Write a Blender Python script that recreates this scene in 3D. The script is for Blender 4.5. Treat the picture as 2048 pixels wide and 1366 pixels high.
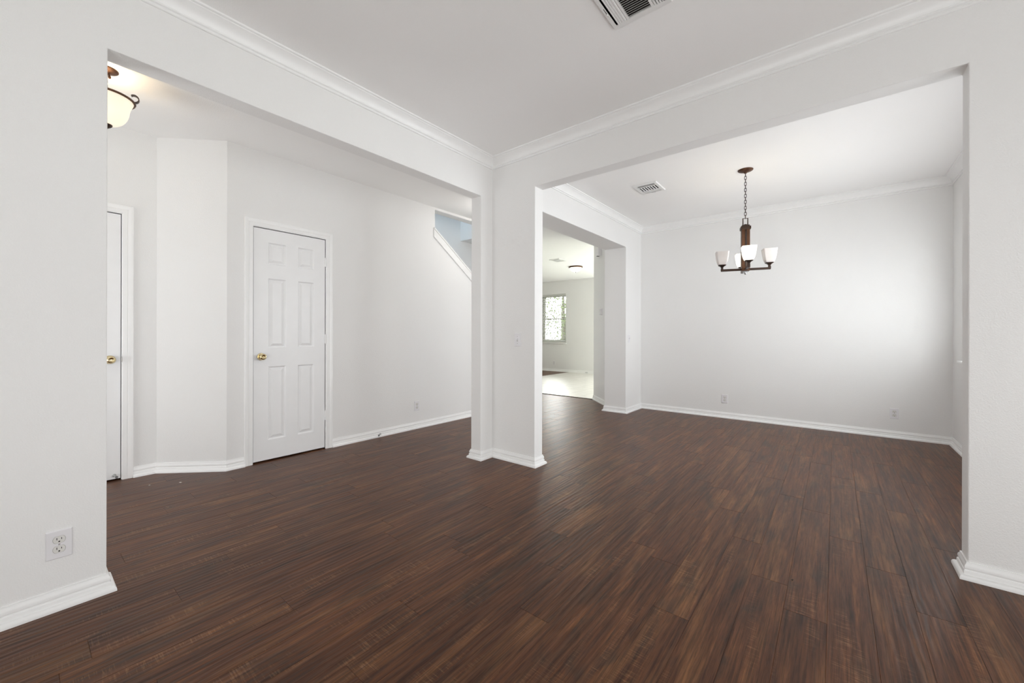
import bpy, bmesh, math, random
from mathutils import Vector, Matrix

for o in list(bpy.data.objects):
    bpy.data.objects.remove(o)
SC = bpy.context.scene
COL = SC.collection
R = math.radians

# ------------------------------------------------------------------ camera
cam = bpy.data.cameras.new('camera')
cam.sensor_fit = 'HORIZONTAL'
cam.sensor_width = 36.0
cam.lens = 36.0 * 800.24 / 2048.0
cam.shift_y = -13.14 / 2048.0
cam.clip_start = 0.02
cam_o = bpy.data.objects.new('camera', cam)
COL.objects.link(cam_o)
_yaw, _roll = R(-38.915), R(0.12875)
_f = Vector((math.sin(_yaw), math.cos(_yaw), 0))
_r = Vector((math.cos(_yaw), -math.sin(_yaw), 0))
_u = Vector((0, 0, 1))
_r2 = _r * math.cos(_roll) + _u * math.sin(_roll)
_u2 = -_r * math.sin(_roll) + _u * math.cos(_roll)
_m = Matrix((_r2, _u2, -_f)).transposed().to_4x4()
_m.translation = Vector((0, 0, 1.12))
cam_o.matrix_world = _m
SC.camera = cam_o

# ------------------------------------------------------------------ view, world, daylight
SC.view_settings.view_transform = 'Standard'
SC.view_settings.look = 'None'
SC.view_settings.exposure = 0.11
SC.view_settings.gamma = 1.0
SC.view_settings.use_curve_mapping = False
SC.cycles.max_bounces = 14
SC.cycles.diffuse_bounces = 9
SC.cycles.glossy_bounces = 5
SC.cycles.transmission_bounces = 8
SC.cycles.transparent_max_bounces = 12
SC.cycles.sample_clamp_indirect = 6.0
SC.cycles.caustics_reflective = False
SC.cycles.caustics_refractive = False
SC.cycles.use_denoising = True

world = bpy.data.worlds.new('overcast_sky')
SC.world = world
world.use_nodes = True
_wn = world.node_tree
_bg = _wn.nodes['Background']
# hazy sky, with a bright lobe added beyond the kitchen for the floor streak
_tc = _wn.nodes.new('ShaderNodeTexCoord')
_dot = _wn.nodes.new('ShaderNodeVectorMath')
_dot.operation = 'DOT_PRODUCT'
_dot.inputs[1].default_value = Vector((-0.50, 0.82, 0.28)).normalized()
_mr = _wn.nodes.new('ShaderNodeMapRange')
_mr.interpolation_type = 'SMOOTHSTEP'
_mr.inputs['From Min'].default_value = 0.72
_mr.inputs['From Max'].default_value = 1.0
_mr.inputs['To Min'].default_value = 0.9
_mr.inputs['To Max'].default_value = 30.0
_wn.links.new(_tc.outputs['Generated'], _dot.inputs[0])
_wn.links.new(_dot.outputs['Value'], _mr.inputs['Value'])
_wn.links.new(_mr.outputs['Result'], _bg.inputs[1])
_bg.inputs[0].default_value = (0.97, 1.0, 0.98, 1)


def area_light(name, loc, direction, w, h, watts, color=(0.93, 0.97, 1.0), spread=180):
    """Rectangular area lamp; carries window light and the added fill lamps alike."""
    l = bpy.data.lights.new(name, 'AREA')
    l.shape = 'RECTANGLE'
    l.size, l.size_y = w, h
    l.energy = watts
    l.color = color
    l.spread = R(spread)
    o = bpy.data.objects.new(name, l)
    COL.objects.link(o)
    o.location = loc
    o.rotation_euler = Vector(direction).to_track_quat('-Z', 'Y').to_euler()
    return o


area_light('fill_living_front', (0.2, -1.84, 0.25), (0, 1, 0.9), 2.6, 0.25, 36, (0.985, 0.995, 1.0))  # added fill: floor-level strip aimed up to lift the living room ceiling
area_light('fill_living_side', (2.44, 1.7, 0.25), (-1, 0, 0.8), 1.7, 0.25, 18, (0.985, 0.995, 1.0))  # added low strip tilted upwards, stands in for bounce off bright ground
area_light('fill_living_side_narrow', (2.44, 1.6, 1.2), (-1, 0, 0), 1.6, 1.5, 6.5, (0.97, 0.985, 1.0), 75)  # added narrow lamp reaching through the hall opening; no blind hangs here
area_light('daylight_dining', (0.935, 4.33, 1.52), (-1, 0, -0.05), 2.5, 1.3, 20.5, (0.93, 0.965, 1.0))
area_light('fill_dining_narrow', (0.94, 4.3, 1.5), (-1, 0, 0), 2.2, 1.3, 14, (0.93, 0.965, 1.0), 105)  # added forward-aimed lamp that brightens the hall walls; the window has no blind
area_light('fill_dining_low', (0.935, 4.5, 1.0), (-1, 0, 0.6), 2.1, 0.25, 6, (0.93, 0.965, 1.0))  # added upward strip that lightens the dining ceiling
area_light('fill_kitchen', (-3.3, 10.5, 0.5), (0, -1, 0.2), 1.6, 0.6, 80, (0.97, 1.0, 1.0))  # added lamp at an unseen opening, brightens the kitchen and hall ceiling
area_light('fill_foyer', (-3.4, -1.84, 0.95), (0, 1, 0.45), 0.9, 0.5, 15, (0.97, 0.985, 1.0))  # added lamp at an unseen foyer opening, brightens foyer and hall
area_light('fill_foyer_low', (-3.4, -1.84, 0.25), (0, 1, 0.6), 0.9, 0.25, 7, (0.97, 0.985, 1.0))  # added floor-level strip throwing light upwards, out of view
area_light('daylight_stairwell', (-4.45, 1.9, 4.1), (0, 1, -0.25), 0.8, 1.2, 18, (0.66, 0.84, 1.0))

# ------------------------------------------------------------------ measures (metres, camera above the origin)
AX, AXB = -2.466, -2.586          # living side / hall side of the wall with the hall opening
BY, BYB = 2.763, 2.879            # living side / dining side of the wall with the dining opening
DLX, DLXB = -2.33, -2.66          # dining room's hall-side wall
DBY = 6.045                       # dining room's end wall
DRX = 0.943                       # dining room's window wall
HX = -3.895                       # hall wall with the narrow door
FX = -4.275                       # foyer wall with the other door
KY = 10.48                        # kitchen end wall
ZL, ZH, ZD, ZK = 2.735, 2.712, 2.765, 2.78   # ceilings: living, hall, dining, kitchen
TOP = 2.95


# ------------------------------------------------------------------ material helpers
def new_mat(name):
    m = bpy.data.materials.new(name)
    m.use_nodes = True
    nt = m.node_tree
    nt.nodes.clear()
    out = nt.nodes.new('ShaderNodeOutputMaterial')
    b = nt.nodes.new('ShaderNodeBsdfPrincipled')
    nt.links.new(b.outputs[0], out.inputs[0])
    return m, nt, b


def N(nt, kind, **kw):
    n = nt.nodes.new(kind)
    for k, v in kw.items():
        if k.startswith('i_'):
            n.inputs[k[2:].replace('_', ' ')].default_value = v
        else:
            setattr(n, k, v)
    return n


def ramp(nt, stops):
    n = nt.nodes.new('ShaderNodeValToRGB')
    e = n.color_ramp.elements
    while len(e) < len(stops):
        e.new(0.5)
    for i, (p, c) in enumerate(stops):
        e[i].position = p
        e[i].color = (*c, 1) if len(c) == 3 else c
    return n


def plain(name, color, rough=0.5, metal=0.0, bump=0.0, bscale=200, spec=0.5, var=0.04):
    m, nt, b = new_mat(name)
    b.inputs['Roughness'].default_value = rough
    b.inputs['Metallic'].default_value = metal
    b.inputs['Specular IOR Level'].default_value = spec
    tc = N(nt, 'ShaderNodeTexCoord')
    no = N(nt, 'ShaderNodeTexNoise', i_Scale=9.0, i_Detail=3.0)
    nt.links.new(tc.outputs['Object'], no.inputs['Vector'])
    c0 = tuple(max(0, c * (1 - var)) for c in color)
    c1 = tuple(min(1, c * (1 + var)) for c in color)
    rp = ramp(nt, [(0.3, c0), (0.7, c1)])
    nt.links.new(no.outputs['Fac'], rp.inputs[0])
    nt.links.new(rp.outputs[0], b.inputs['Base Color'])
    if bump:
        n2 = N(nt, 'ShaderNodeTexNoise', i_Scale=bscale, i_Detail=2.0, i_Roughness=0.55)
        nt.links.new(tc.outputs['Object'], n2.inputs['Vector'])
        bp = N(nt, 'ShaderNodeBump', i_Strength=bump, i_Distance=0.003)
        nt.links.new(n2.outputs['Fac'], bp.inputs['Height'])
        nt.links.new(bp.outputs[0], b.inputs['Normal'])
    return m


def wall_paint(name, color, strength=0.24):
    m, nt, b = new_mat(name)
    b.inputs['Roughness'].default_value = 0.62
    b.inputs['Specular IOR Level'].default_value = 0.3
    tc = N(nt, 'ShaderNodeTexCoord')
    n0 = N(nt, 'ShaderNodeTexNoise', i_Scale=1.3, i_Detail=2.0)
    nt.links.new(tc.outputs['Object'], n0.inputs['Vector'])
    rp = ramp(nt, [(0.3, tuple(c * 0.985 for c in color)), (0.7, color)])
    nt.links.new(n0.outputs['Fac'], rp.inputs[0])
    nt.links.new(rp.outputs[0], b.inputs['Base Color'])
    n1 = N(nt, 'ShaderNodeTexNoise', i_Scale=180.0, i_Detail=2.5, i_Roughness=0.5)
    nt.links.new(tc.outputs['Object'], n1.inputs['Vector'])
    r1 = ramp(nt, [(0.42, (0, 0, 0)), (0.62, (1, 1, 1))])
    nt.links.new(n1.outputs['Fac'], r1.inputs[0])
    bp = N(nt, 'ShaderNodeBump', i_Strength=strength, i_Distance=0.002)
    nt.links.new(r1.outputs[0], bp.inputs['Height'])
    nt.links.new(bp.outputs[0], b.inputs['Normal'])
    return m


M = {}
M['wall'] = wall_paint('orange_peel_wall_paint', (0.848, 0.845, 0.837))
M['ceiling'] = wall_paint('textured_ceiling_paint', (0.925, 0.922, 0.916), 0.16)
M['trim'] = plain('white_semigloss_trim', (0.89, 0.89, 0.885), 0.33, var=0.01)
M['door'] = plain('white_semigloss_door', (0.87, 0.872, 0.875), 0.36, var=0.01)
M['plate'] = plain('white_switch_plastic', (0.80, 0.79, 0.81), 0.32, var=0.01)
M['receptacle'] = plain('ivory_receptacle_plastic', (0.74, 0.73, 0.70), 0.35, var=0.01)
M['slot'] = plain('dark_socket_slot', (0.012, 0.010, 0.010), 0.6)
M['screw'] = plain('painted_screw_steel', (0.45, 0.44, 0.42), 0.35, 0.6)
M['brass'] = plain('polished_brass', (0.74, 0.62, 0.37), 0.17, 1.0, var=0.06)
M['bronze'] = plain('oil_rubbed_bronze', (0.060, 0.038, 0.029), 0.42, 0.7, var=0.25)
M['bronze_light'] = plain('antique_bronze', (0.105, 0.052, 0.030), 0.42, 0.75, var=0.35)
M['nickel'] = plain('brushed_nickel', (0.55, 0.55, 0.56), 0.3, 1.0)
M['vent'] = plain('white_register_enamel', (0.80, 0.80, 0.79), 0.38, var=0.015)
M['duct_shade'] = plain('duct_shade_black', (0.020, 0.016, 0.013), 0.7, 0.0)  # colour carries the darkness inside the vents
M['rubber'] = plain('grey_rubber', (0.16, 0.16, 0.16), 0.7)
M['steel'] = plain('spring_steel', (0.42, 0.42, 0.41), 0.35, 0.3)
M['blind'] = plain('white_blind_slat', (0.88, 0.88, 0.86), 0.45, var=0.01)
_nt = M['blind'].node_tree
_o = next(n for n in _nt.nodes if n.type == 'OUTPUT_MATERIAL')
_p = next(n for n in _nt.nodes if n.type == 'BSDF_PRINCIPLED')
_t = _nt.nodes.new('ShaderNodeBsdfTranslucent')
_t.inputs[0].default_value = (0.85, 0.85, 0.82, 1)
_x = _nt.nodes.new('ShaderNodeMixShader')
_x.inputs[0].default_value = 0.45
_nt.links.new(_p.outputs[0], _x.inputs[1])
_nt.links.new(_t.outputs[0], _x.inputs[2])
_nt.links.new(_x.outputs[0], _o.inputs[0])
M['stair'] = plain('beige_stair_carpet', (0.46, 0.40, 0.33), 0.95, bump=0.3, bscale=400)
M['flake'] = plain('white_paint_flake', (0.75, 0.72, 0.66), 0.7)
M['chip'] = plain('dark_wood_chip', (0.02, 0.014, 0.01), 0.7)
M['bark'] = plain('grey_bark', (0.16, 0.12, 0.09), 0.9, bump=0.6, bscale=30, var=0.3)
M['leaf'] = plain('pale_green_leaf', (0.40, 0.50, 0.24), 0.6, var=0.3)
M['lawn'] = plain('lawn_green', (0.20, 0.28, 0.09), 0.95, var=0.3)
M['strip'] = plain('dark_walnut_strip', (0.040, 0.024, 0.017), 0.75, spec=0.1, var=0.2)


def mat_glow(name, color, emit, strength, rough=0.35):
    m, nt, b = new_mat(name)
    b.inputs['Base Color'].default_value = (*color, 1)
    b.inputs['Roughness'].default_value = rough
    tc = N(nt, 'ShaderNodeTexCoord')
    no = N(nt, 'ShaderNodeTexNoise', i_Scale=14.0, i_Detail=3.0)
    nt.links.new(tc.outputs['Object'], no.inputs['Vector'])
    rp = ramp(nt, [(0.25, tuple(c * 0.86 for c in emit)), (0.75, emit)])
    nt.links.new(no.outputs['Fac'], rp.inputs[0])
    nt.links.new(rp.outputs[0], b.inputs['Emission Color'])
    b.inputs['Emission Strength'].default_value = strength
    return m


M['shade_lit'] = mat_glow('lit_frosted_glass', (0.9, 0.88, 0.82), (1.0, 0.95, 0.80), 1.3)
M['bowl_lit'] = mat_glow('lit_alabaster_glass', (0.85, 0.78, 0.66), (1.0, 0.87, 0.66), 0.58)
M['dome_lit'] = mat_glow('lit_dome_glass', (0.9, 0.88, 0.84), (1.0, 0.93, 0.82), 2.6)
M['bulb'] = mat_glow('glowing_bulb', (0.9, 0.9, 0.9), (1.0, 0.85, 0.6), 12.0)
M['bulb_off'] = plain('unlit_bulb_glass', (0.8, 0.78, 0.75), 0.25)

m, nt, b = new_mat('frosted_white_glass')
b.inputs['Base Color'].default_value = (0.86, 0.81, 0.79, 1)
b.inputs['Roughness'].default_value = 0.3
b.inputs['Subsurface Weight'].default_value = 0.35
b.inputs['Subsurface Radius'].default_value = (0.03, 0.025, 0.02)
tc = N(nt, 'ShaderNodeTexCoord')
no = N(nt, 'ShaderNodeTexNoise', i_Scale=20.0)
nt.links.new(tc.outputs['Object'], no.inputs['Vector'])
rp = ramp(nt, [(0.3, (0.78, 0.735, 0.71)), (0.7, (0.82, 0.775, 0.75))])
nt.links.new(no.outputs['Fac'], rp.inputs[0])
nt.links.new(rp.outputs[0], b.inputs['Base Color'])
M['shade_off'] = m

# window glass: mostly clear, a little mirror
m = bpy.data.materials.new('clear_window_glass')
m.use_nodes = True
nt = m.node_tree
nt.nodes.clear()
out = nt.nodes.new('ShaderNodeOutputMaterial')
mix = nt.nodes.new('ShaderNodeMixShader')
tr = nt.nodes.new('ShaderNodeBsdfTransparent')
gl = nt.nodes.new('ShaderNodeBsdfGlossy')
gl.inputs['Roughness'].default_value = 0.02
fr = nt.nodes.new('ShaderNodeFresnel')
fr.inputs[0].default_value = 1.45
nt.links.new(fr.outputs[0], mix.inputs[0])
nt.links.new(tr.outputs[0], mix.inputs[1])
nt.links.new(gl.outputs[0], mix.inputs[2])
nt.links.new(mix.outputs[0], out.inputs[0])
M['glass'] = m


# --- hand-scraped laminate planks
def plank_material():
    m, nt, b = new_mat('hand_scraped_walnut_planks')
    L = nt.links.new
    tc = N(nt, 'ShaderNodeTexCoord')
    at = N(nt, 'ShaderNodeAttribute', attribute_name='plank')
    off = N(nt, 'ShaderNodeVectorMath', operation='MULTIPLY_ADD')
    L(at.outputs['Color'], off.inputs[0])
    off.inputs[1].default_value = (37.0, 53.0, 19.0)
    L(tc.outputs['Object'], off.inputs[2])

    def noise(scale, sc3, detail=4.0, rough=0.6, dist=0.0):
        mp = N(nt, 'ShaderNodeMapping')
        mp.inputs['Scale'].default_value = sc3
        L(off.outputs[0], mp.inputs['Vector'])
        n = N(nt, 'ShaderNodeTexNoise', i_Scale=scale, i_Detail=detail, i_Roughness=rough, i_Distortion=dist)
        L(mp.outputs[0], n.inputs['Vector'])
        return n

    grain = noise(1.0, (34, 2.4, 1), 5.0, 0.62, 0.35)
    streak = noise(1.0, (13, 1.5, 1), 3.0, 0.55, 0.4)
    blotch = noise(1.0, (9.0, 3.4, 1), 3.0, 0.6, 0.6)
    fine = noise(1.0, (260, 14, 1), 2.0, 0.6)
    base = ramp(nt, [(0.30, (0.043, 0.0185, 0.0105)), (0.46, (0.090, 0.0355, 0.0175)), (0.60, (0.122, 0.049, 0.022)), (0.74, (0.19, 0.081, 0.033))])
    L(grain.outputs['Fac'], base.inputs[0])
    # orange streaks
    sr = ramp(nt, [(0.52, (0, 0, 0)), (0.70, (1, 1, 1))])
    L(streak.outputs['Fac'], sr.inputs[0])
    mx1 = N(nt, 'ShaderNodeMixRGB', blend_type='MIX')
    sm = N(nt, 'ShaderNodeMath', operation='MULTIPLY')
    L(sr.outputs[0], sm.inputs[0])
    sm.inputs[1].default_value = 0.62
    L(sm.outputs[0], mx1.inputs[0])
    L(base.outputs[0], mx1.inputs[1])
    mx1.inputs[2].default_value = (0.215, 0.100, 0.041, 1)
    # dark blotches
    br = ramp(nt, [(0.30, (1, 1, 1)), (0.44, (0, 0, 0))])
    L(blotch.outputs['Fac'], br.inputs[0])
    bm_ = N(nt, 'ShaderNodeMath', operation='MULTIPLY')
    L(br.outputs[0], bm_.inputs[0])
    bm_.inputs[1].default_value = 0.6
    mx2 = N(nt, 'ShaderNodeMixRGB', blend_type='MIX')
    L(bm_.outputs[0], mx2.inputs[0])
    L(mx1.outputs[0], mx2.inputs[1])
    mx2.inputs[2].default_value = (0.042, 0.029, 0.021, 1)
    # curly cross-grain flecks inside the orange streaks
    cr = noise(1.0, (16, 210, 1), 2.0, 0.5, 0.2)
    crr = ramp(nt, [(0.53, (0, 0, 0)), (0.63, (1, 1, 1))])
    L(cr.outputs['Fac'], crr.inputs[0])
    patch = noise(1.0, (12, 2.6, 1), 2.0, 0.5)
    pr = ramp(nt, [(0.56, (0, 0, 0)), (0.68, (1, 1, 1))])
    L(patch.outputs['Fac'], pr.inputs[0])
    cm = N(nt, 'ShaderNodeMath', operation='MULTIPLY')
    L(crr.outputs[0], cm.inputs[0])
    L(pr.outputs[0], cm.inputs[1])
    cm2 = N(nt, 'ShaderNodeMath', operation='MULTIPLY')
    L(cm.outputs[0], cm2.inputs[0])
    cm2.inputs[1].default_value = 0.30
    mx3 = N(nt, 'ShaderNodeMixRGB', blend_type='MIX')
    L(cm2.outputs[0], mx3.inputs[0])
    L(mx2.outputs[0], mx3.inputs[1])
    mx3.inputs[2].default_value = (0.36, 0.20, 0.095, 1)
    # fine pores
    fr_ = ramp(nt, [(0.30, (0.72, 0.72, 0.72)), (0.55, (1.06, 1.06, 1.06))])
    L(fine.outputs['Fac'], fr_.inputs[0])
    mx4 = N(nt, 'ShaderNodeMixRGB', blend_type='MULTIPLY')
    mx4.inputs[0].default_value = 1.0
    L(mx3.outputs[0], mx4.inputs[1])
    L(fr_.outputs[0], mx4.inputs[2])
    mid = noise(1.0, (125, 2.6, 1), 3.0, 0.65, 0.2)
    mr_ = ramp(nt, [(0.36, (0.62, 0.62, 0.62)), (0.52, (1.0, 1.0, 1.0)), (0.66, (1.22, 1.20, 1.16))])
    L(mid.outputs['Fac'], mr_.inputs[0])
    mx4b = N(nt, 'ShaderNodeMixRGB', blend_type='MULTIPLY')
    mx4b.inputs[0].default_value = 1.0
    L(mx4.outputs[0], mx4b.inputs[1])
    L(mr_.outputs[0], mx4b.inputs[2])
    # plank to plank tone
    sep = N(nt, 'ShaderNodeSeparateColor')
    L(at.outputs['Color'], sep.inputs[0])
    tone = N(nt, 'ShaderNodeMapRange')
    tone.inputs['To Min'].default_value = 0.92
    tone.inputs['To Max'].default_value = 1.10
    L(sep.outputs[2], tone.inputs['Value'])
    mx5 = N(nt, 'ShaderNodeVectorMath', operation='SCALE')
    L(mx4b.outputs[0], mx5.inputs[0])
    L(tone.outputs[0], mx5.inputs['Scale'])
    L(mx5.outputs[0], b.inputs['Base Color'])
    rr = N(nt, 'ShaderNodeMapRange')
    rr.inputs['To Min'].default_value = 0.31
    rr.inputs['To Max'].default_value = 0.40
    L(grain.outputs['Fac'], rr.inputs['Value'])
    L(rr.outputs[0], b.inputs['Roughness'])
    b.inputs['Specular IOR Level'].default_value = 0.21
    # scraped ripples run along the plank, meandering
    mpw = N(nt, 'ShaderNodeMapping')
    mpw.inputs['Scale'].default_value = (1.0, 0.22, 1.0)
    L(off.outputs[0], mpw.inputs['Vector'])
    wav = N(nt, 'ShaderNodeTexWave', wave_type='BANDS', bands_direction='X', i_Scale=11.5, i_Distortion=7.0, i_Detail=1.5)
    wav.inputs['Detail Scale'].default_value = 1.1
    L(mpw.outputs[0], wav.inputs['Vector'])
    scr = noise(1.0, (34, 2.6, 1), 1.5, 0.4, 0.15)
    hsum = N(nt, 'ShaderNodeMath', operation='MULTIPLY_ADD')
    L(wav.outputs['Fac'], hsum.inputs[0])
    hsum.inputs[1].default_value = 0.42
    L(scr.outputs['Fac'], hsum.inputs[2])
    bp = N(nt, 'ShaderNodeBump', i_Strength=0.6, i_Distance=0.0022)
    L(hsum.outputs[0], bp.inputs['Height'])
    bp2 = N(nt, 'ShaderNodeBump', i_Strength=0.12, i_Distance=0.001)
    L(fine.outputs['Fac'], bp2.inputs['Height'])
    L(bp.outputs[0], bp2.inputs['Normal'])
    L(bp2.outputs[0], b.inputs['Normal'])
    return m


M['plank'] = plank_material()


def tile_material():
    m, nt, b = new_mat('cream_ceramic_tile')
    L = nt.links.new
    tc = N(nt, 'ShaderNodeTexCoord')
    br = N(nt, 'ShaderNodeTexBrick', offset=0.0, squash=1.0)
    br.inputs['Scale'].default_value = 1.0
    br.inputs['Brick Width'].default_value = 0.33
    br.inputs['Row Height'].default_value = 0.33
    br.inputs['Mortar Size'].default_value = 0.004
    br.inputs['Mortar Smooth'].default_value = 0.3
    br.inputs['Color1'].default_value = (0.74, 0.72, 0.67, 1)
    br.inputs['Color2'].default_value = (0.70, 0.68, 0.63, 1)
    br.inputs['Mortar'].default_value = (0.42, 0.40, 0.36, 1)
    L(tc.outputs['Object'], br.inputs['Vector'])
    no = N(nt, 'ShaderNodeTexNoise', i_Scale=7.0, i_Detail=5.0)
    L(tc.outputs['Object'], no.inputs['Vector'])
    rp = ramp(nt, [(0.3, (0.92, 0.92, 0.92)), (0.7, (1.05, 1.05, 1.05))])
    L(no.outputs['Fac'], rp.inputs[0])
    mx = N(nt, 'ShaderNodeMixRGB', blend_type='MULTIPLY')
    mx.inputs[0].default_value = 1
    L(br.outputs['Color'], mx.inputs[1])
    L(rp.outputs[0], mx.inputs[2])
    L(mx.outputs[0], b.inputs['Base Color'])
    b.inputs['Roughness'].default_value = 0.28
    bp = N(nt, 'ShaderNodeBump', i_Strength=0.4, i_Distance=0.002, invert=True)
    L(br.outputs['Fac'], bp.inputs['Height'])
    L(bp.outputs[0], b.inputs['Normal'])
    return m


M['tile'] = tile_material()


# ------------------------------------------------------------------ mesh helpers
def obj(name, bm, mat, parent=None, bevel=0.0, smooth=False, segs=2):
    bmesh.ops.remove_doubles(bm, verts=bm.verts, dist=1e-6)
    bmesh.ops.recalc_face_normals(bm, faces=bm.faces)
    me = bpy.data.meshes.new(name)
    bm.to_mesh(me)
    bm.free()
    mats = mat if isinstance(mat, (list, tuple)) else [mat]
    for k in mats:
        me.materials.append(M[k])
    o = bpy.data.objects.new(name, me)
    COL.objects.link(o)
    if parent:
        o.parent = parent
    if smooth:
        for p in me.polygons:
            p.use_smooth = True
        try:
            me.set_sharp_from_angle(angle=R(38))
        except Exception:
            pass
    if bevel:
        bv = o.modifiers.new('edge', 'BEVEL')
        bv.width = bevel
        bv.segments = segs
        bv.limit_method = 'ANGLE'
        bv.angle_limit = R(40)
    return o


def struct(name, bm, mat, parent=None, **kw):
    o = obj(name, bm, mat, parent, **kw)
    if not parent:
        o['kind'] = 'structure'
    return o


def thing(name, label, cat, loc=(0, 0, 0), rz=0.0, group=None):
    o = bpy.data.objects.new(name, None)
    COL.objects.link(o)
    o.empty_display_size = 0.05
    o.location = loc
    o.rotation_euler = (0, 0, rz)
    o['label'] = label
    o['category'] = cat
    if group:
        o['group'] = group
    return o


def tag(o, label, cat, group=None):
    o['label'] = label
    o['category'] = cat
    if group:
        o['group'] = group
    return o


def dup(root, loc, rz, label, group=None):
    r = root.copy()
    COL.objects.link(r)
    r.location = loc
    r.rotation_euler = (0, 0, rz)
    r['label'] = label
    if group:
        r['group'] = group
    for ch in list(root.children):
        c = ch.copy()
        COL.objects.link(c)
        c.parent = r
        for g in list(ch.children):
            d = g.copy()
            COL.objects.link(d)
            d.parent = c
    return r


def BM():
    return bmesh.new()


def box(bm, x0, x1, y0, y1, z0, z1, mi=0):
    vs = [bm.verts.new(p) for p in ((x0, y0, z0), (x1, y0, z0), (x1, y1, z0), (x0, y1, z0), (x0, y0, z1), (x1, y0, z1), (x1, y1, z1), (x0, y1, z1))]
    for f in ((0, 3, 2, 1), (4, 5, 6, 7), (0, 1, 5, 4), (1, 2, 6, 5), (2, 3, 7, 6), (3, 0, 4, 7)):
        bm.faces.new([vs[i] for i in f]).material_index = mi
    return bm


def prism(bm, poly, z0, z1):
    a = [bm.verts.new((x, y, z0)) for x, y in poly]
    b_ = [bm.verts.new((x, y, z1)) for x, y in poly]
    n = len(poly)
    bm.faces.new(a[::-1])
    bm.faces.new(b_)
    for i in range(n):
        bm.faces.new((a[i], a[(i + 1) % n], b_[(i + 1) % n], b_[i]))
    return bm


def lathe(bm, prof, n=40, c=(0, 0, 0), mi=0):
    rings = []
    for r, z in prof:
        if r < 1e-6:
            rings.append([bm.verts.new((c[0], c[1], c[2] + z))])
        else:
            rings.append([bm.verts.new((c[0] + r * math.cos(2 * math.pi * i / n), c[1] + r * math.sin(2 * math.pi * i / n), c[2] + z)) for i in range(n)])
    for a, b_ in zip(rings, rings[1:]):
        for i in range(n):
            j = (i + 1) % n
            if len(a) == 1 and len(b_) == 1:
                break
            if len(a) == 1:
                f = bm.faces.new((a[0], b_[j], b_[i]))
            elif len(b_) == 1:
                f = bm.faces.new((a[i], a[j], b_[0]))
            else:
                f = bm.faces.new((a[i], a[j], b_[j], b_[i]))
            f.material_index = mi
    return bm


def tube(bm, pts, r, n=10, closed=False, caps=True):
    pts = [Vector(p) for p in pts]
    rr = r if isinstance(r, (list, tuple)) else [r] * len(pts)
    rings = []
    up = Vector((0, 0, 1))
    prev = None
    for i, p in enumerate(pts):
        if closed:
            t = pts[(i + 1) % len(pts)] - pts[i - 1]
        else:
            t = pts[min(i + 1, len(pts) - 1)] - pts[max(i - 1, 0)]
        t.normalize()
        if prev is None:
            a = up if abs(t.z) < 0.95 else Vector((1, 0, 0))
            u = t.cross(a).normalized()
        else:
            u = (prev - t * prev.dot(t)).normalized()
        prev = u
        v = t.cross(u)
        rings.append([bm.verts.new(p + (u * math.cos(2 * math.pi * k / n) + v * math.sin(2 * math.pi * k / n)) * rr[i]) for k in range(n)])
    m_ = len(rings)
    for i in range(m_ if closed else m_ - 1):
        a, b_ = rings[i], rings[(i + 1) % m_]
        for k in range(n):
            bm.faces.new((a[k], a[(k + 1) % n], b_[(k + 1) % n], b_[k]))
    if caps and not closed:
        bm.faces.new(rings[0][::-1])
        bm.faces.new(rings[-1])
    return bm


def grid_wall(name, axis, c0, c1, u0, u1, z0, z1, holes=(), mat='wall', bevel=0.004):
    """Wall slab with rectangular openings. axis 'x': plane of constant x (u is y); axis 'y': plane of constant y (u is x)."""
    us = sorted({u0, u1, *[h[0] for h in holes], *[h[1] for h in holes]})
    zs = sorted({z0, z1, *[h[2] for h in holes], *[h[3] for h in holes]})
    us = [u for u in us if u0 - 1e-9 <= u <= u1 + 1e-9]
    zs = [z for z in zs if z0 - 1e-9 <= z <= z1 + 1e-9]
    full = {}
    for i in range(len(us) - 1):
        for k in range(len(zs) - 1):
            cu, cz = (us[i] + us[i + 1]) / 2, (zs[k] + zs[k + 1]) / 2
            full[i, k] = not any(h[0] < cu < h[1] and h[2] < cz < h[3] for h in holes)
    bm = BM()
    V = {}

    def v(i, k, s):
        if (i, k, s) not in V:
            c = (c0, c1)[s]
            V[i, k, s] = bm.verts.new((c, us[i], zs[k]) if axis == 'x' else (us[i], c, zs[k]))
        return V[i, k, s]
    for (i, k), f in full.items():
        if not f:
            continue
        bm.faces.new((v(i, k, 0), v(i + 1, k, 0), v(i + 1, k + 1, 0), v(i, k + 1, 0)))
        bm.faces.new((v(i, k, 1), v(i, k + 1, 1), v(i + 1, k + 1, 1), v(i + 1, k, 1)))
        for di, dk, a, b_ in ((-1, 0, (i, k), (i, k + 1)), (1, 0, (i + 1, k), (i + 1, k + 1)), (0, -1, (i, k), (i + 1, k)), (0, 1, (i, k + 1), (i + 1, k + 1))):
            if not full.get((i + di, k + dk), False):
                bm.faces.new((v(*a, 0), v(*b_, 0), v(*b_, 1), v(*a, 1)))
    bmesh.ops.recalc_face_normals(bm, faces=bm.faces)
    bmesh.ops.dissolve_limit(bm, angle_limit=R(1), verts=bm.verts, edges=bm.edges)
    return struct(name, bm, mat, bevel=bevel)


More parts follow.
